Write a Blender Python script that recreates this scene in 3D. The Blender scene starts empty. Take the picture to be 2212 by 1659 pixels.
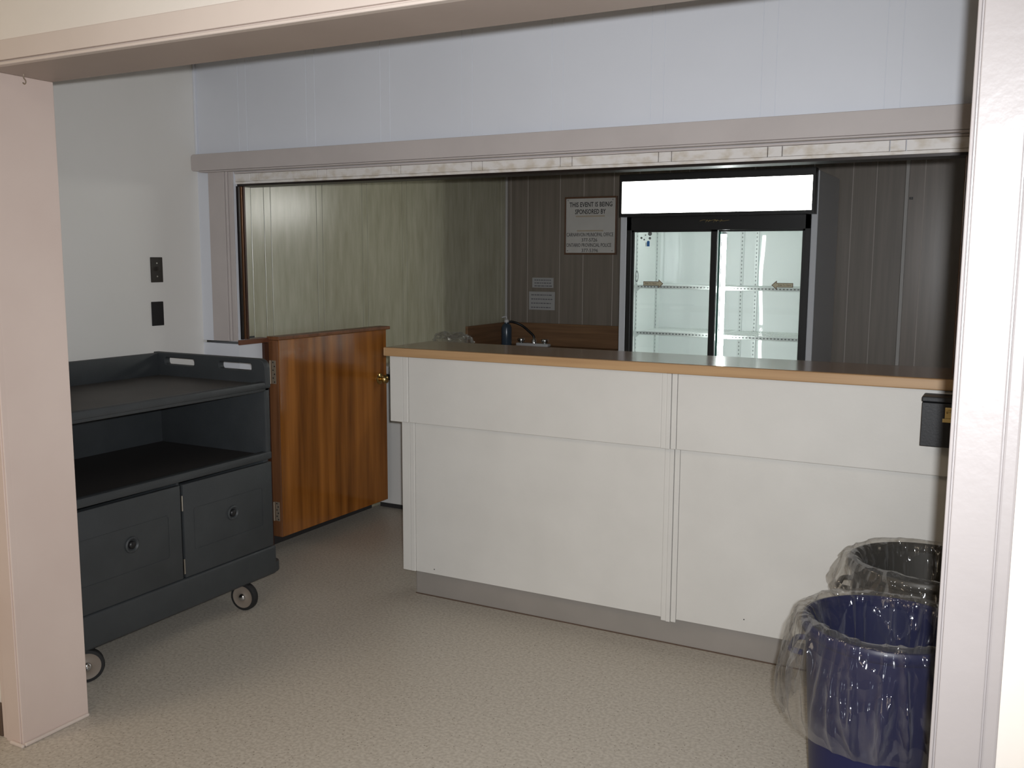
import bpy, bmesh, math, random
from mathutils import Vector, Matrix, noise

random.seed(7)
SC = bpy.context.scene
COL = SC.collection

# ------------------------------------------------------------------ camera
FPX, YAW, PITCH, ROLL, EYE = 2040.0, 0.488, 0.130, -0.0049, 1.48
fwd = Vector((-math.sin(YAW) * math.cos(PITCH), math.cos(YAW) * math.cos(PITCH), -math.sin(PITCH)))
rgt = fwd.cross(Vector((0, 0, 1))).normalized()
dwn = fwd.cross(rgt)
r2 = rgt * math.cos(ROLL) + dwn * math.sin(ROLL)
d2 = -rgt * math.sin(ROLL) + dwn * math.cos(ROLL)
cam_d = bpy.data.cameras.new('camera')
cam_d.sensor_width = 36.0
cam_d.lens = FPX * 36.0 / 2212.0
cam_d.clip_start = 0.05
cam = bpy.data.objects.new('camera', cam_d)
cam.matrix_world = Matrix(((r2.x, -d2.x, -fwd.x, 0), (r2.y, -d2.y, -fwd.y, 0), (r2.z, -d2.z, -fwd.z, EYE), (0, 0, 0, 1)))
COL.objects.link(cam)
SC.camera = cam

# ------------------------------------------------------------------ light
SC.view_settings.view_transform = 'Standard'
SC.view_settings.look = 'None'
SC.view_settings.gamma = 1.0
SC.view_settings.use_curve_mapping = False
SC.view_settings.exposure = 0.0
world = bpy.data.worlds.new('world')
SC.world = world
world.use_nodes = True
world.node_tree.nodes['Background'].inputs[0].default_value = (1.0, 0.93, 0.85, 1)
world.node_tree.nodes['Background'].inputs[1].default_value = 0.02
SC.cycles.max_bounces = 8
SC.cycles.transparent_max_bounces = 16
SC.cycles.caustics_reflective = False
SC.cycles.caustics_refractive = False
SC.cycles.sample_clamp_indirect = 4.0


def spot(name, loc, direction, power, color, size, angle, blend):
    l = bpy.data.lights.new(name, 'SPOT')
    l.energy = power; l.color = color; l.shadow_soft_size = size
    l.spot_size = math.radians(angle); l.spot_blend = blend
    o = bpy.data.objects.new(name, l)
    o.location = loc
    o.rotation_euler = Vector(direction).to_track_quat('-Z', 'Y').to_euler()
    COL.objects.link(o)


def area(name, loc, direction, power, color, sx, sy):
    l = bpy.data.lights.new(name, 'AREA')
    l.shape = 'RECTANGLE'; l.size = sx; l.size_y = sy; l.energy = power; l.color = color
    o = bpy.data.objects.new(name, l)
    o.location = loc
    o.rotation_euler = Vector(direction).to_track_quat('-Z', 'Y').to_euler()
    COL.objects.link(o)


# the camera's flash, just above and beside the lens; assumed hall ceiling lamps and an added cool light behind the photographer
spot('camera_flash', (0.038, -0.01, EYE + 0.035), fwd, 300.0, (0.93, 0.96, 1.0), 0.016, 100, 1.0)
area('assumed_ceiling_light', (-0.9, -1.1, 2.95), (0, 0, -1), 17.0, (1.0, 0.84, 0.64), 1.2, 1.4)  # unseen lamp assumed from the warm ambient light; no fixture built
area('assumed_window_light', (0.9, -5.2, 1.75), (0, 1, -0.05), 20.0, (0.78, 0.88, 1.0), 1.3, 1.2)  # cool light added for an assumed window; the hall has none built
area('assumed_ceiling_light', (-3.6, -0.6, 2.95), (0, 0, -1), 32.0, (1.0, 0.82, 0.60), 0.9, 1.6)  # unseen lamp assumed from the yellowish tint at upper left

# ------------------------------------------------------------------ materials


def lin(c):
    f = lambda v: v / 12.92 if v <= 0.04045 else ((v + 0.055) / 1.055) ** 2.4
    return tuple(f(x / 255.0) for x in c) + (1.0,)


def principled(name, color, rough=0.5, metal=0.0, spec=0.5):
    m = bpy.data.materials.new(name)
    m.use_nodes = True
    b = m.node_tree.nodes['Principled BSDF']
    b.inputs['Base Color'].default_value = color
    b.inputs['Roughness'].default_value = rough
    b.inputs['Metallic'].default_value = metal
    b.inputs['Specular IOR Level'].default_value = spec
    return m


def node(m, kind, **kw):
    n = m.node_tree.nodes.new(kind)
    for k, v in kw.items():
        setattr(n, k, v)
    return n


def link(m, a, b):
    m.node_tree.links.new(a, b)


def mottled(name, c1, c2, rough=0.5, scale=(6, 6, 6), detail=4.0, bump=0.0, bump_scale=60.0, lo=0.35, hi=0.65, spec=0.5):
    """Paint, plastic, wood or laminate: two sRGB colours mixed by a stretched noise, with fine relief."""
    m = principled(name, lin(c1), rough, 0.0, spec)
    bs = m.node_tree.nodes['Principled BSDF']
    tc = node(m, 'ShaderNodeTexCoord')
    mp = node(m, 'ShaderNodeMapping')
    mp.inputs['Scale'].default_value = scale
    link(m, tc.outputs['Object'], mp.inputs['Vector'])
    nz = node(m, 'ShaderNodeTexNoise')
    nz.inputs['Scale'].default_value = 1.0
    nz.inputs['Detail'].default_value = detail
    link(m, mp.outputs['Vector'], nz.inputs['Vector'])
    rp = node(m, 'ShaderNodeValToRGB')
    rp.color_ramp.elements[0].position = lo
    rp.color_ramp.elements[0].color = lin(c1)
    rp.color_ramp.elements[1].position = hi
    rp.color_ramp.elements[1].color = lin(c2)
    link(m, nz.outputs['Fac'], rp.inputs['Fac'])
    link(m, rp.outputs['Color'], bs.inputs['Base Color'])
    if bump > 0:
        n2 = node(m, 'ShaderNodeTexNoise')
        n2.inputs['Scale'].default_value = bump_scale
        n2.inputs['Detail'].default_value = 3.0
        link(m, tc.outputs['Object'], n2.inputs['Vector'])
        bp = node(m, 'ShaderNodeBump')
        bp.inputs['Strength'].default_value = bump
        bp.inputs['Distance'].default_value = 0.002
        link(m, n2.outputs['Fac'], bp.inputs['Height'])
        link(m, bp.outputs['Normal'], bs.inputs['Normal'])
    return m


M = {}
M['hall_paint'] = mottled('hall_wall_paint', (232, 224, 214), (236, 228, 218), 0.6, (3, 3, 3), bump=0.15)
M['trim_paint'] = mottled('pinkish_beige_gloss_paint', (214, 195, 185), (219, 201, 191), 0.38, (3, 3, 3), bump=0.12, bump_scale=35)
M['beam_paint'] = mottled('pinkish_cream_beam_paint', (212, 198, 188), (217, 203, 193), 0.4, (3, 3, 3), bump=0.15, bump_scale=45)
M['soffit_paint'] = mottled('darker_soffit_paint', (170, 155, 146), (176, 161, 152), 0.5, (3, 3, 3), bump=0.12, bump_scale=35)  # a darker tone of the reveal board colour
M['casing_paint'] = mottled('flash_dimmed_casing_paint', (168, 161, 159), (174, 167, 165), 0.35, (3, 3, 3), bump=0.3, bump_scale=45)  # casing colour darkened to offset the glare of the close flash
M['panel_paint'] = mottled('pale_lavender_panel_paint', (219, 221, 227), (223, 225, 231), 0.5, (2, 2, 2), bump=0.1)
M['left_wall_paint'] = mottled('left_wall_paint', (229, 226, 220), (232, 229, 224), 0.55, (2, 2, 2), bump=0.12)
M['bar_paint'] = mottled('bar_front_paint', (207, 204, 198), (212, 209, 203), 0.5, (4, 4, 4), bump=0.15, bump_scale=90)
M['trim_mauve'] = mottled('mauve_grey_trim_paint', (188, 179, 175), (193, 184, 180), 0.45, (5, 5, 5), bump=0.15)
M['groove'] = principled('groove_shadow_paint', lin((150, 152, 160)), 0.7)
M['toe'] = mottled('grey_vinyl_cove_base', (144, 138, 131), (150, 143, 136), 0.5, (6, 6, 6))
M['cove_dark'] = principled('dark_vinyl_cove_base', lin((52, 50, 50)), 0.5)
M['hall_base'] = principled('brown_hall_base', lin((92, 74, 62)), 0.55)
M['cream_panel'] = mottled('cream_woodgrain_panel', (174, 169, 143), (195, 191, 167), 0.25, (30, 26, 4.5), 7.0, lo=0.3, hi=0.7, spec=0.8)
M['cream_groove'] = principled('cream_panel_groove', lin((78, 82, 82)), 0.6)
M['marble_panel'] = mottled('marbled_panel', (202, 192, 178), (222, 217, 212), 0.35, (22, 22, 34), 7.0, lo=0.34, hi=0.56)
M['dark_panel'] = mottled('dark_brown_woodgrain_panel', (116, 107, 96), (130, 120, 109), 0.4, (30, 30, 1.5), 5.0)
M['dark_groove'] = principled('pale_panel_groove', lin((176, 166, 158)), 0.5)
M['alcove_panel'] = mottled('brown_woodgrain_panel', (122, 112, 103), (136, 125, 115), 0.28, (30, 30, 1.5), 5.0)
M['pale_strip'] = principled('pale_corner_moulding', lin((176, 172, 168)), 0.5)
M['dark_wood'] = mottled('dark_reddish_wood', (58, 34, 24), (78, 46, 30), 0.4, (40, 40, 3), 4.0)
M['sill_wood'] = mottled('reddish_brown_sill', (98, 58, 40), (122, 76, 52), 0.4, (20, 3, 20), 4.0)
M['track'] = principled('dark_shutter_track', lin((34, 26, 22)), 0.35, 0.3)
M['track_edge'] = principled('bronze_track_edge', lin((120, 84, 58)), 0.35, 0.5)
M['ceiling'] = principled('ceiling_paint', lin((214, 212, 208)), 0.8)
M['back_ceiling'] = principled('bounce_cutting_ceiling', lin((120, 114, 106)), 0.85)  # unseen ceiling coloured dark to cut the light bouncing off it
M['back_plain'] = principled('plain_back_wall', lin((110, 98, 88)), 0.6)
M['gate_wood'] = mottled('orange_varnished_veneer', (116, 66, 24), (184, 116, 50), 0.10, (16, 16, 0.9), 8.0, lo=0.32, hi=0.68, spec=1.0)
M['gate_edge'] = mottled('gate_edge_wood', (112, 72, 44), (136, 90, 58), 0.45, (30, 30, 2), 4.0)
M['counter_top'] = mottled('brown_laminate', (128, 98, 72), (150, 116, 86), 0.13, (1.2, 24, 24), 5.0, spec=0.9)
M['counter_edge'] = mottled('honey_wood_edge', (168, 133, 95), (185, 150, 110), 0.4, (1.5, 30, 30), 5.0)
M['sink_laminate'] = mottled('brown_backsplash_laminate', (112, 82, 56), (134, 100, 70), 0.4, (2, 2, 40), 4.0)
M['cart'] = mottled('slate_grey_plastic', (54, 57, 59), (59, 62, 64), 0.5, (8, 8, 8), bump=0.2, bump_scale=220)
M['cart_top'] = mottled('ambient_tinted_tray', (70, 67, 64), (78, 74, 70), 0.55, (5, 5, 5))  # reflected ambient light is painted into the tray colour
M['cart_dark'] = principled('dark_grey_plastic', lin((42, 38, 36)), 0.7)
M['black_plastic'] = principled('black_plastic', lin((22, 22, 24)), 0.4)
M['tyre'] = principled('black_rubber', lin((28, 27, 27)), 0.7)
M['wheel'] = principled('beige_wheel_disc', lin((132, 120, 108)), 0.55)
M['chrome'] = principled('chrome', (0.75, 0.76, 0.78, 1), 0.12, 1.0)
M['steel'] = principled('dull_steel', (0.55, 0.52, 0.47, 1), 0.35, 1.0)
M['hinge'] = principled('painted_hinge_metal', lin((160, 146, 128)), 0.45, 0.4)
M['brass'] = principled('brass', (0.72, 0.50, 0.20, 1), 0.18, 1.0)
M['gold'] = principled('gold_hasp', (0.80, 0.62, 0.28, 1), 0.3, 1.0)
M['fridge_white'] = principled('white_enamel', lin((205, 206, 210)), 0.35)
M['fridge_inner'] = principled('white_cabinet_liner', lin((226, 232, 229)), 0.3)
M['fridge_black'] = principled('black_door_trim', lin((26, 25, 25)), 0.4)
M['shelf_wire'] = principled('white_coated_shelf', lin((214, 220, 217)), 0.35)
M['pilaster'] = principled('pilaster_metal', lin((196, 202, 200)), 0.35, 0.2)
M['slot'] = principled('pilaster_slot', lin((110, 116, 114)), 0.6)
M['paper'] = principled('paper', lin((168, 166, 164)), 0.7)
M['ink'] = principled('blurred_ink', lin((104, 102, 106)), 0.8)
M['sign_face'] = mottled('sign_board_face', (196, 192, 186), (202, 198, 192), 0.5, (9, 9, 9))
M['sign_ink'] = principled('sign_lettering', lin((44, 42, 42)), 0.6)
M['sign_faded'] = principled('faded_lettering', lin((180, 166, 146)), 0.6)
M['sign_frame'] = principled('sign_frame_wood', lin((96, 66, 44)), 0.45)
M['freezer'] = principled('white_freezer_enamel', lin((224, 222, 218)), 0.4)
M['arrow'] = principled('lightened_arrow_label', lin((214, 206, 176)), 0.5)  # colour lightened to stand in for light shining through from behind
M['arrow_edge'] = principled('brown_arrow_outline', lin((96, 66, 38)), 0.5)
M['blue_label'] = principled('blue_sticker', lin((64, 128, 196)), 0.5)
M['grey_label'] = principled('grey_sticker', lin((128, 132, 130)), 0.5)
M['bin_blue'] = principled('blue_bin_plastic', lin((19, 24, 68)), 0.4)
M['bin_grey'] = principled('dark_grey_bin_plastic', lin((58, 55, 50)), 0.45)
M['box_black'] = mottled('black_painted_box', (24, 24, 27), (28, 29, 32), 0.5, (20, 20, 20), bump=0.2, bump_scale=150)
M['plate_brown'] = principled('dark_brown_switch_plate', lin((46, 40, 34)), 0.35)
M['plate_black'] = principled('black_cover_plate', lin((24, 22, 24)), 0.4)
M['bottle'] = principled('blue_grey_bottle', lin((58, 70, 82)), 0.25)
M['pump'] = principled('white_pump', lin((196, 194, 192)), 0.4)


def floor_material():
    m = principled('speckled_beige_sheet_vinyl', lin((186, 172, 152)), 0.42)
    bs = m.node_tree.nodes['Principled BSDF']
    tc = node(m, 'ShaderNodeTexCoord')
    n1 = node(m, 'ShaderNodeTexNoise')
    n1.inputs['Scale'].default_value = 90.0
    n1.inputs['Detail'].default_value = 2.0
    link(m, tc.outputs['Object'], n1.inputs['Vector'])
    r1 = node(m, 'ShaderNodeValToRGB')
    r1.color_ramp.elements[0].position = 0.36
    r1.color_ramp.elements[0].color = lin((178, 169, 156))
    r1.color_ramp.elements[1].position = 0.62
    r1.color_ramp.elements[1].color = lin((198, 190, 177))
    link(m, n1.outputs['Fac'], r1.inputs['Fac'])
    v = node(m, 'ShaderNodeTexVoronoi')
    v.inputs['Scale'].default_value = 95.0
    link(m, tc.outputs['Object'], v.inputs['Vector'])
    sep = node(m, 'ShaderNodeSeparateColor')
    link(m, v.outputs['Color'], sep.inputs['Color'])
    # about one voronoi cell in eight holds a dark fleck in its middle
    a = node(m, 'ShaderNodeMath', operation='GREATER_THAN')
    a.inputs[1].default_value = 0.84
    link(m, sep.outputs['Red'], a.inputs[0])
    b = node(m, 'ShaderNodeMath', operation='LESS_THAN')
    b.inputs[1].default_value = 0.24
    link(m, v.outputs['Distance'], b.inputs[0])
    c = node(m, 'ShaderNodeMath', operation='MULTIPLY')
    link(m, a.outputs[0], c.inputs[0])
    link(m, b.outputs[0], c.inputs[1])
    mx = node(m, 'ShaderNodeMix', data_type='RGBA')
    link(m, c.outputs[0], mx.inputs['Factor'])
    link(m, r1.outputs['Color'], mx.inputs['A'])
    mx.inputs['B'].default_value = lin((144, 134, 120))
    link(m, mx.outputs['Result'], bs.inputs['Base Color'])
    return m


M['floor'] = floor_material()


def emitter(name, color, strength):
    m = bpy.data.materials.new(name)
    m.use_nodes = True
    nt = m.node_tree
    nt.nodes.remove(nt.nodes['Principled BSDF'])
    e = node(m, 'ShaderNodeEmission')
    e.inputs[0].default_value = color
    e.inputs[1].default_value = strength
    link(m, e.outputs[0], nt.nodes['Material Output'].inputs[0])
    return m


M['sign_light'] = emitter('backlit_sign_panel', (1.0, 1.0, 0.95, 1), 11.0)
M['tube'] = emitter('fluorescent_tube', (0.97, 1.0, 0.985, 1), 30.0)
M['added_fill'] = emitter('fridge_added_fill', (0.97, 1.0, 0.985, 1), 10.0)  # glow of an unseen strip added to brighten the fridge inside


def film(name, tint, base, rough, haze, crinkle=0.0):
    """Thin clear sheet: see-through, glossy at glancing angles, a trace of haze."""
    m = bpy.data.materials.new(name)
    m.use_nodes = True
    nt = m.node_tree
    nt.nodes.remove(nt.nodes['Principled BSDF'])
    tr = node(m, 'ShaderNodeBsdfTransparent')
    tr.inputs[0].default_value = tint
    gl = node(m, 'ShaderNodeBsdfGlossy')
    gl.inputs['Roughness'].default_value = rough
    df = node(m, 'ShaderNodeBsdfDiffuse')
    df.inputs[0].default_value = (0.8, 0.8, 0.8, 1)
    lw = node(m, 'ShaderNodeLayerWeight')
    lw.inputs['Blend'].default_value = 0.35
    mu = node(m, 'ShaderNodeMath', operation='MULTIPLY_ADD')
    mu.inputs[1].default_value = 0.24
    mu.inputs[2].default_value = base
    link(m, lw.outputs['Facing'], mu.inputs[0])
    cb = node(m, 'ShaderNodeMath', operation='POWER')
    cb.inputs[1].default_value = 2.2
    link(m, lw.outputs['Facing'], cb.inputs[0])
    pw = node(m, 'ShaderNodeMath', operation='MULTIPLY_ADD')
    pw.inputs[1].default_value = haze * 12.0
    pw.inputs[2].default_value = haze * 0.5
    link(m, cb.outputs[0], pw.inputs[0])
    m1 = node(m, 'ShaderNodeMixShader')
    link(m, pw.outputs[0], m1.inputs[0])
    link(m, tr.outputs[0], m1.inputs[1])
    link(m, df.outputs[0], m1.inputs[2])
    m2 = node(m, 'ShaderNodeMixShader')
    link(m, mu.outputs[0], m2.inputs[0])
    link(m, m1.outputs[0], m2.inputs[1])
    link(m, gl.outputs[0], m2.inputs[2])
    link(m, m2.outputs[0], nt.nodes['Material Output'].inputs[0])
    if crinkle > 0:
        tc = node(m, 'ShaderNodeTexCoord')
        wp = node(m, 'ShaderNodeTexNoise')
        wp.inputs['Scale'].default_value = 5.0
        link(m, tc.outputs['Object'], wp.inputs['Vector'])
        ad = node(m, 'ShaderNodeMix', data_type='RGBA', blend_type='ADD')
        ad.inputs['Factor'].default_value = 0.35
        link(m, tc.outputs['Object'], ad.inputs['A'])
        link(m, wp.outputs['Color'], ad.inputs['B'])
        mp = node(m, 'ShaderNodeMapping')
        mp.inputs['Scale'].default_value = (12, 12, 5)
        link(m, ad.outputs['Result'], mp.inputs['Vector'])
        vo = node(m, 'ShaderNodeTexVoronoi')
        vo.inputs['Scale'].default_value = 1.0
        link(m, mp.outputs['Vector'], vo.inputs['Vector'])
        bp = node(m, 'ShaderNodeBump')
        bp.inputs['Strength'].default_value = crinkle
        bp.inputs['Distance'].default_value = 0.02
        link(m, vo.outputs['Distance'], bp.inputs['Height'])
        for q in (gl, lw, df):
            link(m, bp.outputs['Normal'], q.inputs['Normal'])
    return m


M['glass'] = film('door_glass', (0.965, 0.975, 0.97, 1), 0.02, 0.02, 0.0)
M['glass_edge'] = principled('green_glass_edge', lin((60, 110, 98)), 0.15)
M['liner'] = film('clear_bin_liner_film', (0.93, 0.92, 0.90, 1), 0.055, 0.09, 0.034, 0.9)

# ------------------------------------------------------------------ mesh helpers


def NB():
    return bmesh.new()


def _join(dst, src):
    me = bpy.data.meshes.new('tmp')
    src.to_mesh(me)
    src.free()
    dst.from_mesh(me)
    bpy.data.meshes.remove(me)


def box(bm, x0, x1, y0, y1, z0, z1, bev=0.0, seg=2):
    b = bmesh.new()
    bmesh.ops.create_cube(b, size=1.0)
    for v in b.verts:
        v.co = Vector((x0 + (v.co.x + 0.5) * (x1 - x0), y0 + (v.co.y + 0.5) * (y1 - y0), z0 + (v.co.z + 0.5) * (z1 - z0)))
    if bev > 0:
        bmesh.ops.bevel(b, geom=list(b.edges), offset=bev, segments=seg, profile=0.5, affect='EDGES')
    _join(bm, b)
    return bm


def cyl(bm, p0, p1, r0, r1=None, n=20, cap=True):
    r1 = r0 if r1 is None else r1
    p0, p1 = Vector(p0), Vector(p1)
    ax = p1 - p0
    b = bmesh.new()
    bmesh.ops.create_cone(b, cap_ends=cap, segments=n, radius1=r0, radius2=r1, depth=ax.length)
    q = Vector((0, 0, 1)).rotation_difference(ax.normalized()).to_matrix().to_4x4()
    bmesh.ops.transform(b, matrix=Matrix.Translation((p0 + p1) / 2) @ q, verts=b.verts)
    _join(bm, b)
    return bm


def lathe(bm, prof, n=32, origin=(0, 0, 0), axis=(0, 0, 1), close=False):
    """Revolve (radius, height) pairs around an axis."""
    o = Vector(origin)
    q = Vector((0, 0, 1)).rotation_difference(Vector(axis).normalized())
    b = bmesh.new()
    rings = []
    for r, z in prof:
        if r < 1e-6:
            rings.append([b.verts.new(o + q @ Vector((0, 0, z)))])
        else:
            rings.append([b.verts.new(o + q @ Vector((r * math.cos(2 * math.pi * k / n), r * math.sin(2 * math.pi * k / n), z))) for k in range(n)])
    for a, c in zip(rings, rings[1:]):
        for k in range(n):
            k2 = (k + 1) % n
            if len(a) == 1 and len(c) == 1:
                continue
            if len(a) == 1:
                b.faces.new((a[0], c[k2], c[k]))
            elif len(c) == 1:
                b.faces.new((a[k], a[k2], c[0]))
            else:
                b.faces.new((a[k], a[k2], c[k2], c[k]))
    bmesh.ops.recalc_face_normals(b, faces=b.faces)
    _join(bm, b)
    return bm


def tube(bm, pts, r, n=10):
    pts = [Vector(p) for p in pts]
    b = bmesh.new()
    rings = []
    up = Vector((0.13, 0.31, 0.94)).normalized()
    for i, p in enumerate(pts):
        t = (pts[min(i + 1, len(pts) - 1)] - pts[max(i - 1, 0)]).normalized()
        u = t.cross(up).normalized()
        v = t.cross(u)
        rings.append([b.verts.new(p + (u * math.cos(2 * math.pi * k / n) + v * math.sin(2 * math.pi * k / n)) * r) for k in range(n)])
    for a, c in zip(rings, rings[1:]):
        for k in range(n):
            b.faces.new((a[k], a[(k + 1) % n], c[(k + 1) % n], c[k]))
    b.faces.new(rings[0][::-1])
    b.faces.new(rings[-1])
    bmesh.ops.recalc_face_normals(b, faces=b.faces)
    _join(bm, b)
    return bm


def smooth_path(pts, n=8):
    P = [Vector(p) for p in pts]
    out = []
    for i in range(len(P) - 1):
        p0, p1, p2, p3 = P[max(i - 1, 0)], P[i], P[i + 1], P[min(i + 2, len(P) - 1)]
        for k in range(n):
            t = k / n
            out.append(0.5 * ((2 * p1) + (p2 - p0) * t + (2 * p0 - 5 * p1 + 4 * p2 - p3) * t * t + (3 * p1 - p0 - 3 * p2 + p3) * t ** 3))
    out.append(P[-1])
    return out


def roundrect(x0, x1, y0, y1, r, n=5):
    pts = []
    for cx, cy, a0 in ((x1 - r, y1 - r, 0), (x0 + r, y1 - r, 90), (x0 + r, y0 + r, 180), (x1 - r, y0 + r, 270)):
        for k in range(n + 1):
            a = math.radians(a0 + 90 * k / n)
            pts.append((cx + r * math.cos(a), cy + r * math.sin(a)))
    return pts


def plate(bm, loops, depth, mat=None, bevel=0.0):
    """Extrude a flat outline (first loop) with holes (other loops), in the local XY plane, then place it by a matrix."""
    cu = bpy.data.curves.new('tmp', 'CURVE')
    cu.dimensions = '2D'
    cu.fill_mode = 'BOTH'
    cu.extrude = depth / 2
    cu.bevel_depth = bevel
    cu.bevel_resolution = 1
    for lp in loops:
        s = cu.splines.new('POLY')
        s.points.add(len(lp) - 1)
        for q, (x, y) in zip(s.points, lp):
            q.co = (x, y, 0, 1)
        s.use_cyclic_u = True
    o = bpy.data.objects.new('tmp', cu)
    COL.objects.link(o)
    dg = bpy.context.evaluated_depsgraph_get()
    me = bpy.data.meshes.new_from_object(o.evaluated_get(dg))
    b = bmesh.new()
    b.from_mesh(me)
    if mat is not None:
        bmesh.ops.transform(b, matrix=mat, verts=b.verts)
    bpy.data.objects.remove(o)
    bpy.data.curves.remove(cu)
    bpy.data.meshes.remove(me)
    _join(bm, b)
    return bm


def text_mesh(bm, body, size, mat, width=None, bold=0.0):
    cu = bpy.data.curves.new('tmp', 'FONT')
    cu.body = body
    cu.size = size
    cu.align_x = 'CENTER'
    cu.align_y = 'CENTER'
    cu.extrude = 0.0004
    cu.offset = bold
    cu.resolution_u = 2
    o = bpy.data.objects.new('tmp', cu)
    COL.objects.link(o)
    dg = bpy.context.evaluated_depsgraph_get()
    me = bpy.data.meshes.new_from_object(o.evaluated_get(dg))
    b = bmesh.new()
    b.from_mesh(me)
    if width:
        xs = [v.co.x for v in b.verts]
        w = max(xs) - min(xs)
        c = (max(xs) + min(xs)) / 2
        for v in b.verts:
            v.co.x = (v.co.x - c) * width / w
    bmesh.ops.transform(b, matrix=mat, verts=b.verts)
    bpy.data.objects.remove(o)
    bpy.data.curves.remove(cu)
    bpy.data.meshes.remove(me)
    _join(bm, b)
    return bm


def facing(x, y, z):
    """Local XY plane stood upright, seen from -Y (text reads left to right)."""
    return Matrix.Translation((x, y, z)) @ Matrix.Rotation(math.radians(90), 4, 'X')


def obj(name, bm, mat, parent=None, smooth=False, label=None):
    me = bpy.data.meshes.new(name)
    bm.to_mesh(me)
    bm.free()
    if smooth:
        for p in me.polygons:
            p.use_smooth = True
        if smooth != 'all':
            me.set_sharp_from_angle(angle=math.radians(40))
    me.materials.append(M[mat])
    o = bpy.data.objects.new(name, me)
    COL.objects.link(o)
    if parent is not None:
        o.parent = parent
    if label:
        o['label'] = label
    return o


def thing(name, label, cat, loc=(0, 0, 0), rotz=0.0, group=None):
    o = bpy.data.objects.new(name, None)
    o.empty_display_size = 0.1
    COL.objects.link(o)
    o.location = loc
    o.rotation_euler = (0, 0, rotz)
    o['label'] = label
    o['category'] = cat
    if group:
        o['group'] = group
    return o


def struct(name, bm, mat, label, parent=None, smooth=False):
    o = obj(name, bm, mat, parent, smooth)
    if parent is None:
        o['kind'] = 'structure'
        o['label'] = label
    return o


def bx(*a, **k):
    return box(NB(), *a, **k)


# ------------------------------------------------------------------ setting: numbers
OPEN_L, OPEN_R, OPEN_Z = -2.588, -0.073, 2.003     # the wide opening towards the hall
WY0, WY1 = 1.723, 1.930                            # its wall, front and back face
LEFT_X = -3.48                                     # left wall of the bar room
PY = 3.35                                          # partition over and beside the bar
BLX, BBY = -3.35, 6.20                             # back room: left wall, back wall
PO_L, PO_R, PO_Z = -3.25, -0.165, 1.828            # opening in the partition
CEIL = 2.62

# floor and ceilings
struct('floor', bx(-6.0, 3.6, -6.6, 6.5, -0.12, 0.0), 'floor', 'speckled beige sheet floor running from hall to bar')
struct('ceiling', bx(-3.60, 1.70, WY1, 3.40, CEIL, CEIL + 0.1), 'ceiling', 'plain ceiling over the bar room')
struct('ceiling', bx(-3.60, 1.70, 3.40, BBY + 0.1, CEIL, CEIL + 0.1), 'back_ceiling', 'unseen ceiling behind the bar, darkened to cut bounced light')
struct('ceiling', bx(-6.0, 3.6, -6.6, WY0, 3.1, 3.2), 'ceiling', 'plain ceiling over the hall')

# near wall with the wide opening
b = NB()
box(b, -6.0, OPEN_L - 0.012, WY0, WY1, 0, 3.1)
box(b, OPEN_R + 0.012, 3.6, WY0, WY1, 0, 3.1)
box(b, OPEN_L - 0.012, OPEN_R + 0.012, WY0, WY1, OPEN_Z + 0.012, 3.1)
struct('wall_front', b, 'hall_paint', 'pale painted wall with the wide opening into the bar')
for nm, a, lab in (('wall_hall_left', (-6.1, -6.0, -6.6, WY1, 0, 3.1), 'left wall of the hall'), ('wall_hall_right', (3.6, 3.7, -6.6, WY1, 0, 3.1), 'right wall of the hall'),
                   ('wall_hall_rear', (-6.0, 3.6, -6.7, -6.6, 0, 3.1), 'rear wall of the hall')):
    struct(nm, bx(*a), 'hall_paint', lab)
# jamb liners (reveal boards and soffit)
struct('trim_1', bx(OPEN_L - 0.012, OPEN_L, WY0 - 0.004, WY1 + 0.004, 0, OPEN_Z, bev=0.002), 'trim_paint', 'pinkish beige reveal board on the left of the opening')
struct('trim_2', bx(OPEN_L - 0.012, OPEN_R + 0.012, WY0 - 0.004, WY1 + 0.004, OPEN_Z, OPEN_Z + 0.012, bev=0.002), 'soffit_paint', 'darker soffit board under the beam over the opening')
struct('trim_3', bx(OPEN_R, OPEN_R + 0.012, WY0 - 0.004, WY1 + 0.004, 0, OPEN_Z, bev=0.002), 'trim_paint', 'pinkish beige reveal board on the right of the opening')


def casing(name, mat, x0, x1, z0, z1, side, label):
    """Flat casing board with a bead along the inner edge and a back band on the outer edge; side tells where the inner edge lies."""
    root = obj(name, NB(), mat)
    root['kind'] = 'structure'
    root['label'] = label
    yf = WY0 - 0.022
    parts = {'bead': (0.0, 0.0065, yf + 0.001, 0.003), 'board': (0.0095, 0.078, yf, 0.002), 'back_band': (0.080, 0.103, yf + 0.006, 0.004)}
    if side == 'over_opening':
        parts = {'bead': (0.0, 0.0085, yf, 0.003), 'board': (0.0125, 0.066, yf, 0.002)}
    for nm, (a, c, y, bv) in parts.items():
        q = NB()
        if side == 'right_of_opening':
            box(q, x0 + a, x0 + c, y, WY0, z0, z1, bev=bv)
        elif side == 'left_of_opening':
            box(q, x1 - c, x1 - a, y, WY0, z0, z1, bev=bv)
        else:
            box(q, x0, x1, y, WY0, z0 + a, z0 + c, bev=bv)
        obj(nm, q, mat, root)
    # the recess between bead and board shows this thin backing
    q = NB()
    if side == 'right_of_opening':
        box(q, x0 + 0.002, x0 + 0.09, yf + 0.009, WY0, z0, z1)
    elif side == 'left_of_opening':
        box(q, x1 - 0.09, x1 - 0.002, yf + 0.009, WY0, z0, z1)
    else:
        box(q, x0, x1, yf + 0.010, WY0, z0 + 0.002, z0 + 0.064)
    obj('backing', q, mat, root)
    return root


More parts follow.
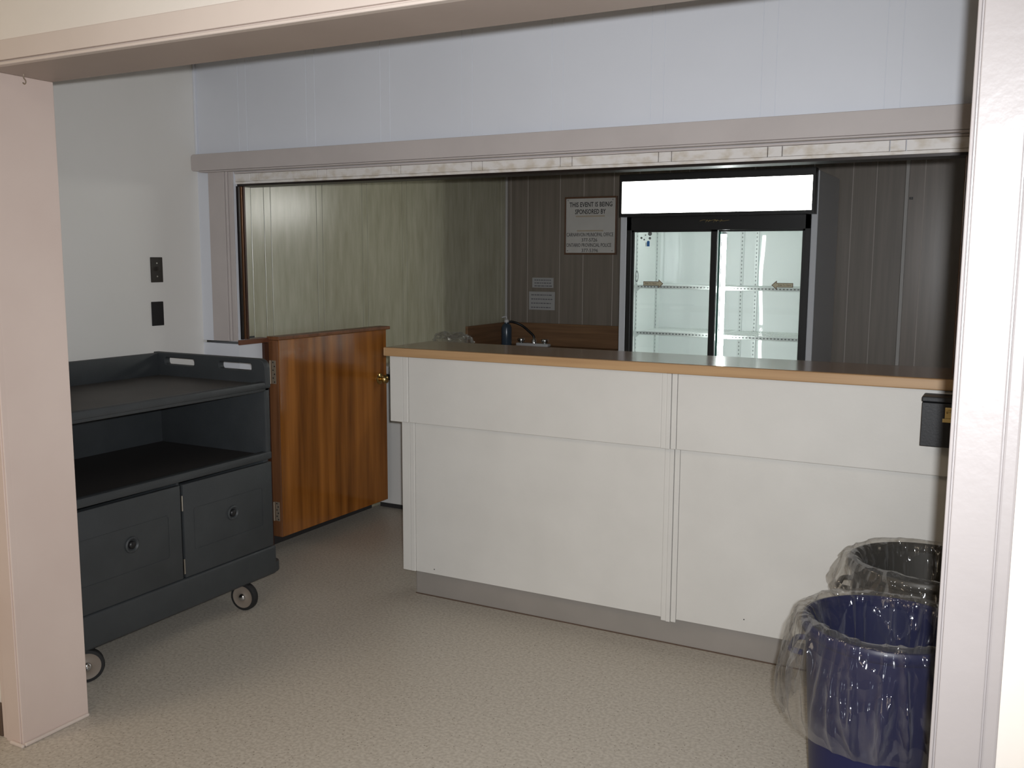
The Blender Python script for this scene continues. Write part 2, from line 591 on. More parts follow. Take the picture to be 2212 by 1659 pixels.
casing('trim_4', 'casing_paint', -0.0815, 0.022, 0.0, 2.003, 'right_of_opening', 'glossy pale casing up the right side of the opening, closest to the camera')
casing('trim_5', 'trim_paint', -2.70, -2.588, 0.0, 2.003, 'left_of_opening', 'pinkish beige casing up the left side of the opening')
casing('trim_6', 'beam_paint', -2.70, 0.015, 2.003, 2.1, 'over_opening', 'pale beige casing board along the beam over the opening')
struct('trim_7', box(bx(OPEN_L, OPEN_L + 0.012, WY0 - 0.02, WY1, 0, 0.011, bev=0.004), OPEN_L - 0.05, OPEN_L + 0.012, WY0 - 0.033, WY0 - 0.022, 0, 0.011, bev=0.004), 'beam_paint', 'beige quarter round at the foot of the left reveal')
struct('baseboard_front', bx(-6.0, -2.70, WY0 - 0.014, WY0, 0, 0.105, bev=0.003), 'hall_base', 'brown cove base along the hall wall at lower left')

# bar room walls
struct('wall_left', bx(LEFT_X - 0.1, LEFT_X, WY1, PY + 0.02, 0, CEIL), 'left_wall_paint', 'smooth white wall on the left behind the cart')
struct('wall_right', bx(1.6, 1.7, WY1, BBY, 0, CEIL), 'left_wall_paint', 'right wall of the bar room')
struct('baseboard_left', bx(LEFT_X, LEFT_X + 0.008, WY1, PY, 0, 0.1), 'toe', 'grey cove base along the left wall')

# partition: solid core, then the planks nailed to it
b = NB()
box(b, LEFT_X, 1.6, PY + 0.0008, PY + 0.05, 1.955, CEIL)             # over the opening, behind the planks
box(b, LEFT_X, 1.6, PY + 0.022, PY + 0.05, PO_Z + 0.004, 1.955)
box(b, LEFT_X, PO_L, PY, PY + 0.05, 1.09, 1.955)                    # left of the opening
box(b, LEFT_X, PO_L, PY, PY + 0.155, 0, 1.078)                      # thick half wall below the sill
box(b, PO_R + 0.06, 1.6, PY, PY + 0.05, 1.115, 1.955)               # right of the opening
mid = struct('wall_middle', b, 'panel_paint', 'partition over the bar, pale lavender grooved panelling')
gx = [LEFT_X]
x = -3.207
while x < 1.5:
    gx += [x, x + 0.0485]
    x += 0.3985
gx.append(1.6)
for i in range(len(gx) - 1):
    obj('plank', bx(gx[i] + 0.0007, gx[i + 1] - 0.0007, PY - 0.001, PY + 0.004, 1.95, CEIL - 0.002, bev=0.0006, seg=1), 'panel_paint', mid)
struct('trim_8', bx(LEFT_X, LEFT_X + 0.012, PY - 0.012, PY, 1.965, CEIL, bev=0.003), 'panel_paint', 'pale corner bead where left wall meets the partition')
# header board
b = NB()
prof = roundrect(LEFT_X + 0.002, 1.6, 1.892, 1.966, 0.012)
plate(b, [prof], 0.036, facing(0, PY - 0.020, 0), bevel=0.0015)
box(b, LEFT_X + 0.05, 1.6, PY - 0.040, PY - 0.001, 1.883, 1.8895, bev=0.002)
struct('trim_9', b, 'trim_mauve', 'mauve grey header board across the top of the bar opening')
struct('trim_19', bx(PO_L - 0.002, PO_R + 0.06, PY + 0.001, PY + 0.02, 1.8745, 1.8825, bev=0.001), 'trim_mauve', 'mauve grey strip between the header board and the marbled fascia')
# trim post left of the opening
b = NB()
box(b, -3.398, -3.298, PY - 0.016, PY, 1.092, 1.888, bev=0.002)
box(b, -3.295, -3.282, PY - 0.014, PY, 1.092, 1.888, bev=0.004)
box(b, -3.279, -3.252, PY - 0.008, PY, 1.092, 1.888, bev=0.002)
struct('trim_10', b, 'trim_mauve', 'mauve grey side board left of the bar opening')
# marbled fascia under the header
fas = struct('trim_11', bx(PO_L, PO_R + 0.06, PY + 0.010, PY + 0.022, PO_Z - 0.001, PO_Z + 0.010, bev=0.001), 'marble_panel', 'marbled fascia strip hanging under the header board')
mx = [PO_L]
x = -3.155
while x < PO_R - 0.06:
    mx += [x, x + 0.0495]
    x += 0.3945
mx.append(PO_R + 0.06)
for i in range(len(mx) - 1):
    obj('plank', bx(mx[i] + 0.0015, mx[i + 1] - 0.0015, PY + 0.006, PY + 0.021, PO_Z + 0.0105, 1.8735, bev=0.0008, seg=1), 'marble_panel', fas)
struct('trim_12', bx(PO_L, PO_R + 0.06, PY + 0.02, PY + 0.115, PO_Z - 0.010, PO_Z - 0.001), 'track', 'black underside of the fascia over the opening')
# shutter guides on both sides
b = NB()
box(b, PO_L - 0.001, PO_L + 0.012, PY + 0.012, PY + 0.024, 1.10, PO_Z - 0.01, bev=0.002)
box(b, PO_L - 0.002, PO_L + 0.006, PY + 0.012, PY + 0.062, 1.10, PO_Z - 0.01)
trk = struct('trim_13', b, 'track', 'dark shutter track on the left edge of the bar opening')
obj('guide_strip', bx(PO_L + 0.005, PO_L + 0.014, PY + 0.030, PY + 0.036, 1.10, PO_Z - 0.01, bev=0.001), 'track_edge', trk)
obj('guide_strip', bx(PO_L + 0.005, PO_L + 0.012, PY + 0.046, PY + 0.058, 1.10, PO_Z - 0.01, bev=0.001), 'dark_wood', trk)
b = NB()
box(b, PO_R, PO_R + 0.06, PY + 0.02, PY + 0.10, 1.115, PO_Z - 0.008, bev=0.002)
trk = struct('trim_14', b, 'dark_wood', 'dark wooden post on the right edge of the bar opening')
obj('guide_strip', bx(PO_R - 0.004, PO_R + 0.002, PY + 0.05, PY + 0.056, 1.115, PO_Z - 0.008), 'track_edge', trk)
# half wall end: sill and hinge post
struct('trim_15', box(bx(PO_L - 0.06, PO_L, PY + 0.052, PY + 0.205, 1.079, 1.097, bev=0.002), PO_L - 0.001, PO_L + 0.009, PY - 0.006, PY + 0.205, 1.074, 1.098, bev=0.002), 'sill_wood', 'reddish brown sill on the end of the half wall')
struct('trim_16', bx(PO_L - 0.06, PO_L + 0.013, PY + 0.157, PY + 0.188, 0, 1.073, bev=0.002), 'dark_wood', 'dark wooden hinge post at the end of the half wall')

# back room: left wall in cream panelling, back wall in dark panelling
wl = struct('wall_back_left', bx(BLX - 0.13, BLX - 0.002, PY + 0.213, BBY + 0.1, 0, CEIL), 'cream_groove', 'cream wood grain panelled left wall behind the bar')
obj('filler', bx(BLX - 0.13, BLX - 0.001, PY + 0.05, PY + 0.212, 1.10, CEIL), 'cream_panel', wl)
gy = [PY + 0.213]
y = 3.654
while y < BBY - 0.1:
    gy += [y, y + 0.049]
    y += 0.4045
gy.append(BBY)
for i in range(len(gy) - 1):
    obj('plank', bx(BLX - 0.013, BLX, gy[i] + 0.0017, gy[i + 1] - 0.0017, 0.0, CEIL - 0.002, bev=0.0008, seg=1), 'cream_panel', wl)
struct('baseboard_back_left', bx(BLX, BLX + 0.012, PY + 0.22, 4.50, 0, 0.10, bev=0.003), 'cove_dark', 'dark cove base under the gate along the cream wall')
wb = struct('wall_back', bx(BLX - 0.13, 1.6, BBY + 0.001, BBY + 0.1, 0, CEIL), 'dark_groove', 'dark brown grooved panelling on the rear wall')
gv = [BLX, -3.307, -3.167, -2.909, -2.726, -2.500, -2.312, -2.098, -1.964, -1.712, -1.528, -1.300, -1.160, -0.927, -0.790, -0.60]
for i in range(len(gv) - 1):
    obj('plank', bx(gv[i] + 0.0026, gv[i + 1] - 0.0026, BBY, BBY + 0.006, 0.0, CEIL - 0.002), 'dark_panel', wb)
struct('trim_17', bx(BLX + 0.001, BLX + 0.020, BBY - 0.014, BBY, 1.04, CEIL - 0.002, bev=0.004), 'pale_strip', 'pale corner moulding where cream and dark panelling meet')
wa = struct('wall_alcove', bx(-0.585, 1.6, 6.001, BBY + 0.001, 0, CEIL), 'dark_groove', 'brown panelled chase projecting at the right of the rear wall')
for a, c in ((-0.600, -0.503), (-0.503, -0.262), (-0.262, -0.10), (-0.10, 0.14), (0.14, 1.6)):
    obj('plank', bx(a + 0.0026, c - 0.0026, 6.0, 6.006, 0.0, CEIL - 0.002), 'alcove_panel', wa)
struct('trim_18', bx(-0.607, -0.586, 5.988, 6.001, 0, CEIL - 0.002, bev=0.003), 'pale_strip', 'pale corner moulding on the projecting brown chase')
struct('wall_back_right', bx(1.6, 1.7, BBY, BBY + 0.1, 0, CEIL), 'back_plain', 'end of the rear wall')

# ------------------------------------------------------------------ the bar
bar = thing('bar_counter_base', 'long white painted bar front with battens and grey kick plate', 'bar counter', (-2.31, 3.34, 0))


def L(o):
    """Offset of a thing, for parts written in room coordinates."""
    return o.location


def pbox(parent, name, mat, x0, x1, y0, y1, z0, z1, bev=0.002, label=None, smooth=False):
    l = parent.location
    return obj(name, bx(x0 - l.x, x1 - l.x, y0 - l.y, y1 - l.y, z0 - l.z, z1 - l.z, bev=bev), mat, parent, smooth, label)


BE = 0.90   # right end of the bar, out of the picture behind the casing
pbox(bar, 'carcass', 'bar_paint', -2.300, BE, 3.350, 3.60, 0.135, 1.074, bev=0)
pbox(bar, 'kick_plate', 'toe', -2.286, BE, 3.405, 3.56, 0.0, 0.136, bev=0.001, label='grey vinyl kick plate')
l = bar.location
obj('kick_toe', tube(NB(), [(-2.288 - l.x, 3.403 - l.y, 0.002), (BE - l.x, 3.403 - l.y, 0.002)], 0.0028, 6), 'hall_base', bar)
# lower panels stand back, upper lip panels stand proud
for a, c in ((-2.243, -1.1225), (-1.062, BE)):
    pbox(bar, 'lower_panel', 'bar_paint', a, c, 3.340, 3.352, 0.128, 0.80, bev=0.0012)
for a, c in ((-2.248, -1.1275), (-1.067, BE)):
    pbox(bar, 'upper_panel', 'bar_paint', a, c, 3.300, 3.352, 0.793, 1.074, bev=0.0025)
for z0, z1, yb, dx in ((0.116, 0.792, 3.340, 0.0), (0.793, 1.074, 3.300, -0.005)):
    for nm, a, c, pr in (('batten_side', -1.1215, -1.1020, 0.004), ('batten_centre', -1.1010, -1.0840, 0.009), ('batten_side', -1.0830, -1.0630, 0.003)):
        pbox(bar, nm, 'bar_paint', a + dx, c + dx, yb - pr, yb + 0.008, z0, z1, bev=0.0022)
pbox(bar, 'corner_board', 'bar_paint', -2.311, -2.2705, 3.338, 3.45, 0.126, 0.792, bev=0.0015)
pbox(bar, 'corner_bead', 'bar_paint', -2.2695, -2.2445, 3.336, 3.352, 0.126, 0.792, bev=0.003)
pbox(bar, 'corner_board', 'bar_paint', -2.342, -2.2775, 3.298, 3.45, 0.793, 1.074, bev=0.0015)
pbox(bar, 'corner_bead', 'bar_paint', -2.2765, -2.2495, 3.296, 3.352, 0.793, 1.074, bev=0.003)
pbox(bar, 'end_panel', 'bar_paint', -2.311, -2.298, 3.45, 3.60, 0.126, 1.074, bev=0.0015)

l = bar.location
for (x, z, r) in ((-0.804, 0.177, 0.0024), (-2.15, 0.150, 0.0026)):
    obj('scuff_mark', cyl(NB(), (x - l.x, -0.0002, z), (x - l.x, -0.0007, z), r, n=8), 'cart_dark', bar, label='small dark scuff')

top = thing('countertop', 'long wood laminate countertop with honey coloured front edge on the white bar', 'countertop', (-2.36, 3.28, 1.075))
pbox(top, 'laminate', 'counter_top', -2.357, BE, 3.284, 3.640, 1.0755, 1.1125, bev=0.003, label='glossy brown laminate surface')
l = top.location
b = NB()
box(b, 0.004, BE - l.x, -0.002, 0.010, 0.0, 0.0365, bev=0.004)
box(b, -0.002, 0.008, -0.002, 0.355, 0.0, 0.0365, bev=0.004)
obj('edge_band', b, 'counter_edge', top, label='honey coloured wooden edge')

# black box under the countertop edge
cb = thing('cash_box', 'small black box with brass hasp fixed to the bar front under the countertop', 'box', (-0.14, 3.25, 0.905))
pbox(cb, 'body', 'box_black', -0.2385, -0.035, 3.203, 3.2985, 0.905, 1.044, bev=0.002)
pbox(cb, 'lid', 'box_black', -0.240, -0.034, 3.200, 3.2985, 1.046, 1.063, bev=0.004)
l = cb.location
hs = obj('hasp', box(bx(-0.037, 0.003, -0.051, -0.046, 0.080, 0.092, bev=0.001), -0.031, -0.003, -0.052, -0.046, 0.092, 0.128, bev=0.002), 'gold', cb, label='brass hasp')
obj('staple', tube(NB(), smooth_path([(-0.025, -0.051, 0.110), (-0.023, -0.062, 0.116), (-0.011, -0.062, 0.116), (-0.009, -0.051, 0.110)], 4), 0.0022, 8), 'gold', hs, smooth=True)

# ------------------------------------------------------------------ swing gate
gate = thing('swing_gate', 'orange varnished wooden half door swung open beside the bar', 'gate', (-3.19, 3.556, 0.0), math.radians(-0.8))
GW, GT = 0.885, 0.045
obj('panel', bx(-GT, 0, 0.0, GW, 0.088, 1.085, bev=0.002), 'gate_wood', gate)
obj('edge_strip', bx(-GT - 0.013, -0.001, -0.010, 0.0, 0.088, 1.084, bev=0.002), 'gate_edge', gate, label='dull brown end grain strip on the hinge side')
obj('top_cap', bx(-GT - 0.02, 0.012, -0.015, GW + 0.025, 1.0855, 1.103, bev=0.003), 'gate_edge', gate, label='brown cap board')
for z0, z1 in ((0.868, 0.985), (0.170, 0.268)):
    h = obj('hinge', bx(-0.040, -0.012, -0.0125, -0.0095, z0, z1, bev=0.001), 'hinge', gate, label='worn metal butt hinge')
    n = 6
    for k in range(n):
        za = z0 + (z1 - z0) * (k + 0.5) / n
        q = NB()
        cyl(q, (-0.020 - 0.009 * (k % 2), -0.0120, za), (-0.020 - 0.009 * (k % 2), -0.0140, za), 0.0036, n=10)
        obj('screw', q, 'cart_dark', h)
    obj('knuckle', cyl(NB(), (-0.046, -0.0145, z0), (-0.046, -0.0145, z1), 0.0048, n=12), 'hinge', h, smooth=True)
kb = obj('knob', lathe(NB(), [(0, 0.058), (0.012, 0.057), (0.021, 0.050), (0.025, 0.040), (0.021, 0.029), (0.011, 0.022), (0.010, 0.008), (0.0, 0.008)], 24, (0, GW - 0.065, 0.806), (1, 0, 0)), 'brass', gate, smooth=True, label='round brass knob')
obj('rosette', lathe(NB(), [(0, 0.010), (0.024, 0.009), (0.031, 0.004), (0.032, 0.0), (0, 0.0)], 24, (0, GW - 0.065, 0.806), (1, 0, 0)), 'brass', kb, smooth=True)
obj('latch_plate', bx(-0.034, -0.011, GW - 0.001, GW + 0.0015, 0.775, 0.835, bev=0.0005), 'brass', gate)

# ------------------------------------------------------------------ utility cart
cart = thing('utility_cart', 'dark slate grey plastic service cart with two doors on casters along the left wall', 'cart', (-3.095, 2.498, 0))
HX, HY = 0.325, 0.526
obj('base_pan', bx(-HX, HX, -HY - 0.008, HY + 0.018, 0.122, 0.250, bev=0.012, seg=3), 'cart', cart, smooth=True)
bp = roundrect(-HX + 0.02, HX - 0.016, -HY - 0.02, HY + 0.066, 0.045)
obj('bumper', plate(NB(), [bp], 0.034, Matrix.Translation((0, 0, 0.146)), bevel=0.006), 'cart', cart, smooth=True)
obj('back_panel', bx(-HX, -HX + 0.028, -HY, HY, 0.236, 0.945, bev=0.003), 'cart', cart)
for s in (-1, 1):
    y0, y1 = (s * HY, s * (HY - 0.03)) if s < 0 else (HY - 0.03, HY)
    obj('end_panel', box(bx(-HX, HX - 0.018, y0, y1, 0.252, 0.66, bev=0.004), -HX, HX, y0, y1, 0.64, 0.945, bev=0.006), 'cart', cart, smooth=True)
obj('shelf', box(bx(-HX + 0.02, HX - 0.02, -HY + 0.02, HY - 0.02, 0.632, 0.654, bev=0.002), HX - 0.03, HX + 0.004, -HY, HY, 0.634, 0.668, bev=0.007), 'cart', cart, smooth=True)
obj('shelf_mat', bx(-HX + 0.03, HX - 0.032, -HY + 0.032, HY - 0.032, 0.654, 0.657), 'cart_dark', cart, label='brownish black shelf mat')
obj('divider', bx(-HX + 0.02, HX - 0.02, 0.020, 0.032, 0.236, 0.640), 'cart', cart)
obj('top_deck', box(bx(-HX, HX, -HY, HY, 0.926, 0.958, bev=0.006), HX - 0.03, HX + 0.006, -HY - 0.004, HY + 0.004, 0.938, 0.968, bev=0.008), 'cart', cart, smooth=True)
obj('tray_surface', bx(-HX + 0.03, HX - 0.026, -HY + 0.03, HY - 0.03, 0.957, 0.9605), 'cart_top', cart, label='brownish grey tray surface with ambient reflection painted in')
# rails: back, and ends with two hand slots each
obj('back_rail', bx(-HX, -HX + 0.028, -HY, HY, 0.95, 1.060, bev=0.008), 'cart', cart, smooth=True)
for s in (-1, 1):
    out = [(-HX, 0.95), (HX + 0.004, 0.95), (HX + 0.004, 1.025)] + [(HX + 0.004 - 0.035 * (1 - math.cos(a)), 1.025 + 0.035 * math.sin(a)) for a in (0.4, 0.8, 1.2, 1.57)] + [(-HX, 1.060)]
    holes = [roundrect(-0.262, -0.074, 1.008, 1.046, 0.015), roundrect(0.066, 0.260, 1.008, 1.046, 0.015)]
    mat = Matrix.Translation((0, s * (HY - 0.016), 0)) @ Matrix.Rotation(math.radians(90), 4, 'X')
    obj('end_rail', plate(NB(), [out] + holes, 0.022, mat, bevel=0.004), 'cart', cart, smooth=True)
for (y0, y1, ly) in ((-HY + 0.012, 0.021, -0.213), (0.034, HY - 0.001, 0.289)):
    d = obj('door', bx(HX - 0.016, HX, y0, y1, 0.2535, 0.622, bev=0.003), 'cart', cart, smooth=True)
    fr = [roundrect(y0 + 0.05, y1 - 0.06, 0.352, 0.520, 0.01), roundrect(y0 + 0.053, y1 - 0.063, 0.355, 0.517, 0.009)]
    mat = Matrix.Translation((HX + 0.0005, 0, 0)) @ Matrix.Rotation(math.radians(90), 4, 'Z') @ Matrix.Rotation(math.radians(90), 4, 'X')
    obj('raised_border', plate(NB(), fr, 0.0016, mat), 'cart', d)
    lt = NB()
    lathe(lt, [(0.031, 0.0), (0.030, 0.006), (0.025, 0.009), (0.020, 0.006), (0.018, 0.002)], 28, (HX - 0.001, ly, 0.452), (1, 0, 0))
    obj('latch_ring', lt, 'cart', d, smooth=True)
    obj('latch_knob', lathe(NB(), [(0.0, 0.012), (0.010, 0.011), (0.015, 0.006), (0.016, 0.0)], 20, (HX - 0.001, ly, 0.452), (1, 0, 0)), 'black_plastic', d, smooth=True, label='round black door latch')
for z in (0.30, 0.55):
    obj('hinge_pin', bx(HX - 0.006, HX + 0.0012, 0.0245, 0.0305, z - 0.03, z + 0.03), 'steel', cart)


def caster(x, y, rz):
    R = 0.060
    root = bpy.data.objects.new('caster', None)
    COL.objects.link(root)
    root.parent = cart
    root.location = (x, y, 0)
    root.rotation_euler = (0, 0, rz)
    w = NB()
    lathe(w, [(R - 0.014, -0.016), (R - 0.003, -0.015), (R, -0.010), (R, 0.010), (R - 0.003, 0.015), (R - 0.014, 0.016)], 36, (0, 0, R), (1, 0, 0))
    obj('tyre', w, 'tyre', root, smooth=True)
    w = NB()
    lathe(w, [(R - 0.013, -0.0162), (R - 0.02, -0.0145), (0.024, -0.013), (0.016, -0.018), (0.016, 0.018), (0.024, 0.013), (R - 0.02, 0.0145), (R - 0.013, 0.0162)], 32, (0, 0, R), (1, 0, 0))
    obj('disc', w, 'wheel', root, smooth=True)
    w = NB()
    lathe(w, [(0.0, -0.020), (0.012, -0.019), (0.017, 0.012), (0.015, 0.021), (0.010, 0.026), (0.0, 0.028)], 24, (0, 0, R), (1, 0, 0))
    obj('hub', w, 'chrome', root, smooth=True)
    f = NB()
    box(f, -0.022, 0.022, -0.024, 0.024, 0.123, 0.130)
    for s in (-1,):
        box(f, s * 0.0225 - 0.0015, s * 0.0225 + 0.0015, -0.013, 0.013, 0.075, 0.128, bev=0.0006)
    obj('fork', f, 'cart_dark', root)


for (cx, cy, rz) in ((0.282, 0.385, -1.42), (0.290, -0.400, -0.55), (-0.272, 0.385, 0.3), (-0.272, -0.400, -0.2)):
    caster(cx, cy, rz)

# ------------------------------------------------------------------ plates on the left wall
sw = thing('light_switch', 'dark brown toggle switch plate on the left wall, upper of two', 'light switch', (LEFT_X, 3.079, 1.430))
obj('plate', bx(0, 0.005, -0.034, 0.034, -0.057, 0.057, bev=0.002), 'plate_brown', sw)
tg = obj('toggle', bx(0.004, 0.018, -0.005, 0.005, -0.004, 0.014, bev=0.002), 'plate_brown', sw)
for z in (-0.03, 0.03):
    obj('screw', cyl(NB(), (0.004, 0, z), (0.0062, 0, z), 0.0035, n=12), 'steel', sw)
sw = thing('cover_plate', 'blank black cover plate below the switch on the left wall', 'wall plate', (LEFT_X, 3.074, 1.230))
obj('plate', bx(0, 0.005, -0.034, 0.034, -0.055, 0.055, bev=0.002), 'plate_black', sw)
for z in (-0.042, 0.042):
    obj('screw', cyl(NB(), (0.004, 0, z), (0.0062, 0, z), 0.003, n=12), 'plate_black', sw)

# small hook under the beam
hk = thing('ceiling_hook', 'tiny red screw hook under the beam at upper left', 'hook', (-2.555, 1.815, OPEN_Z))
obj('hook_wire', tube(NB(), smooth_path([(0, 0, 0.004), (0, 0, -0.010), (0.006, 0, -0.016), (0.008, 0, -0.023), (0.002, 0, -0.027), (-0.005, 0, -0.023)], 5), 0.0018, 8), 'hinge', hk, smooth=True)

# ------------------------------------------------------------------ display fridge
fr = thing('display_fridge', 'tall two door glass fronted drinks fridge with lit white sign panel', 'fridge', (-1.585, 5.50, 0))
FW, FD, FH = 0.586, 0.66, 1.985
obj('side_panel', bx(-FW, -FW + 0.043, 0.0, FD, 0.05, FH, bev=0.004), 'fridge_white', fr)
obj('side_panel', bx(FW - 0.036, FW, 0.0, FD, 0.05, FH, bev=0.004), 'fridge_white', fr)
obj('rear_panel', bx(-FW + 0.04, FW - 0.034, FD - 0.04, FD, 0.05, FH - 0.002), 'fridge_white', fr)
obj('top_panel', bx(-FW + 0.04, FW - 0.034, 0.03, FD - 0.03, FH - 0.04, FH), 'fridge_white', fr)
obj('bottom_panel', bx(-FW + 0.04, FW - 0.034, 0.02, FD - 0.03, 0.05, 0.28), 'fridge_white', fr)
obj('grille', bx(-FW + 0.043, FW - 0.036, -0.004, 0.02, 0.06, 0.26, bev=0.002), 'fridge_black', fr)
for sx in (-1, 1):
    for yy in (0.06, FD - 0.06):
        obj('foot', cyl(NB(), (sx * 0.52, yy, 0.0), (sx * 0.52, yy, 0.052), 0.02, n=14), 'steel', fr)
# liner
obj('liner', box(box(box(bx(-FW + 0.0435, -FW + 0.052, 0.04, FD - 0.05, 0.28, FH - 0.05), FW - 0.045, FW - 0.0365, 0.04, FD - 0.05, 0.28, FH - 0.05),
                     -FW + 0.05, FW - 0.043, 0.10, FD - 0.05, 1.74, 1.76), -FW + 0.05, FW - 0.043, 0.03, FD - 0.05, 0.275, 0.285), 'fridge_inner', fr)
# gently wavy glossy rear liner
b = NB()
nx, nz = 40, 40
vs = [[b.verts.new((-FW + 0.05 + (2 * FW - 0.092) * i / nx, FD - 0.055 + 0.007 * noise.noise((i * 0.07, k * 0.11, 5.1)), 0.285 + 1.46 * k / nz)) for k in range(nz + 1)] for i in range(nx + 1)]
for i in range(nx):
    for k in range(nz):
        b.faces.new((vs[i][k], vs[i + 1][k], vs[i + 1][k + 1], vs[i][k + 1]))
M['liner_gloss'] = principled('glossy_white_liner', lin((216, 222, 220)), 0.03, 0.0, 0.9)
obj('rear_liner', b, 'liner_gloss', fr, smooth='all')
# frame round the doors
b = NB()
box(b, -FW + 0.043, -FW + 0.075, -0.006, 0.05, 0.26, 1.76, bev=0.002)
box(b, FW - 0.066, FW - 0.036, -0.006, 0.05, 0.26, 1.76, bev=0.002)
box(b, -FW + 0.043, FW - 0.036, -0.006, 0.05, 1.664, 1.80, bev=0.002)
obj('door_frame', b, 'fridge_black', fr, label='black frame round the doors')


def fridge_door(x0, x1, y, left):
    d = obj('door', NB(), 'fridge_black', fr)
    q = NB()
    z0, z1 = 0.27, 1.668
    t = 0.016
    xa0, xb0 = (x0, x0 + 0.018) if left else (x0, x0 + 0.022)
    xa1, xb1 = (x1 - 0.036, x1) if left else (x1 - 0.018, x1)
    if left:
        box(q, xa0, xb0, y, y + t, z0, z1, bev=0.001)
    box(q, xa1, xb1, y, y + t, z0, z1, bev=0.001)
    box(q, xa0, xb1, y, y + t, z1 - 0.014, z1, bev=0.001)
    box(q, xa0, xb1, y, y + t, z0, z0 + 0.03, bev=0.001)
    obj('door_trim', q, 'fridge_black', d)
    gx0 = xb0 if left else xa0
    obj('pane', bx(gx0 - 0.002, xa1 + 0.002, y + 0.006, y + 0.010, z0 + 0.02, z1 - 0.008), 'glass', d)
    if not left:
        obj('pane_edge', bx(x0 - 0.001, x0 + 0.012, y + 0.002, y + 0.014, z0, z1), 'glass_edge', d, label='greenish glass edge')
    return d


dl = fridge_door(-0.513, 0.019, 0.0, True)
dr = fridge_door(0.022, 0.520, 0.022, False)


def arrow(parent, x0, x1, zc, y, right):
    """Outlined arrow label with its two lines of tiny print."""
    w = x1 - x0
    pts = [(0, -0.013), (w - 0.030, -0.013), (w - 0.030, -0.026), (w, 0.0), (w - 0.030, 0.026), (w - 0.030, 0.013), (0, 0.013)]
    inn = [(0.003, -0.010), (w - 0.027, -0.010), (w - 0.027, -0.019), (w - 0.005, 0.0), (w - 0.027, 0.019), (w - 0.027, 0.010), (0.003, 0.010)]
    fl = (lambda p: (x0 + p[0], p[1])) if right else (lambda p: (x1 - p[0], p[1]))
    a = obj('arrow_label', plate(NB(), [[fl(p) for p in pts]], 0.001, facing(0, y, zc)), 'arrow_edge', parent, label='tan arrow label reading Slide To Open')
    obj('arrow_face', plate(NB(), [[fl(p) for p in inn]], 0.001, facing(0, y - 0.0006, zc)), 'arrow', a)
    cx = x0 + 0.048 if right else x1 - 0.048
    obj('lettering', text_mesh(NB(), 'Slide To Open', 0.012, facing(cx, y - 0.0013, zc), 0.074), 'arrow_edge', a)


arrow(dl, -0.431, -0.304, 1.345, 0.0052, True)
arrow(dr, 0.339, 0.461, 1.347, 0.0272, False)
# recessed oval finger pull of the left door
b = NB()
plate(b, [[(0.010 * math.cos(t * math.pi / 14), 0.035 * math.sin(t * math.pi / 14)) for t in range(28)], [(0.0078 * math.cos(t * math.pi / 14), 0.031 * math.sin(t * math.pi / 14)) for t in range(28)]], 0.004, facing(-0.474, 0.0045, 1.388))
b2 = NB()
obj('finger_pull', b, 'grey_label', dl, label='oval grey finger pull')
b = NB()
plate(b, [[(0, 0), (0.017, 0), (0.017, 0.030), (0.009, 0.034), (0, 0.030)]], 0.001, facing(-0.414, 0.0052, 1.569))
st = obj('sticker', b, 'blue_label', dl, label='small blue sticker')
b = NB()
for k in range(3):
    box(b, -0.424, -0.414, 0.0047, 0.0055, 1.571 + 0.008 * k, 1.5745 + 0.008 * k)
obj('sticker_mark', b, 'grey_label', st)
b = NB()
for (x, z, r) in ((-0.396, 1.645, 0.013), (-0.424, 1.637, 0.004), (-0.450, 1.620, 0.007), (-0.396, 1.618, 0.008), (-0.432, 1.610, 0.005)):
    cyl(b, (x, 0.0058, z), (x, 0.0048, z), r, n=12)
obj('suction_mark', b, 'grey_label', dl)
# shelves with punched front edges, pilasters
for (zl, zr) in ((1.325, 1.323), (1.036, 1.032), (0.74, 0.736), (0.46, 0.456)):
    for (a, c, z) in ((-0.530, 0.006, zl), (0.012, 0.540, zr)):
        s = obj('shelf', box(NB(), a, c, 0.120, 0.132, z - 0.014, z + 0.008, bev=0.002), 'shelf_wire', fr)
        q = NB()
        n = 30
        for k in range(n):
            xx = a + 0.02 + (c - a - 0.04) * k / (n - 1)
            tube(q, [(xx, 0.128, z + 0.004), (xx, FD - 0.07, z + 0.004)], 0.0016, 5)
        for yy in (0.25, 0.38, 0.51, 0.585):
            tube(q, [(a, yy, z), (c, yy, z)], 0.0025, 6)
        obj('shelf_wires', q, 'shelf_wire', s)
        q = NB()
        for k in range(24):
            xx = a + 0.025 + (c - a - 0.05) * k / 23
            box(q, xx - 0.005, xx + 0.005, 0.1192, 0.1205, z - 0.006, z + 0.001)
        obj('punched_slots', q, 'slot', s)
        for xx, sg in ((a, 1), (c, -1)):
            obj('shelf_bracket', plate(NB(), [[(xx, -0.014), (xx + sg * 0.035, -0.014), (xx + sg * 0.018, -0.030), (xx, -0.034)]], 0.004, facing(0, 0.126, z)), 'shelf_wire', s)
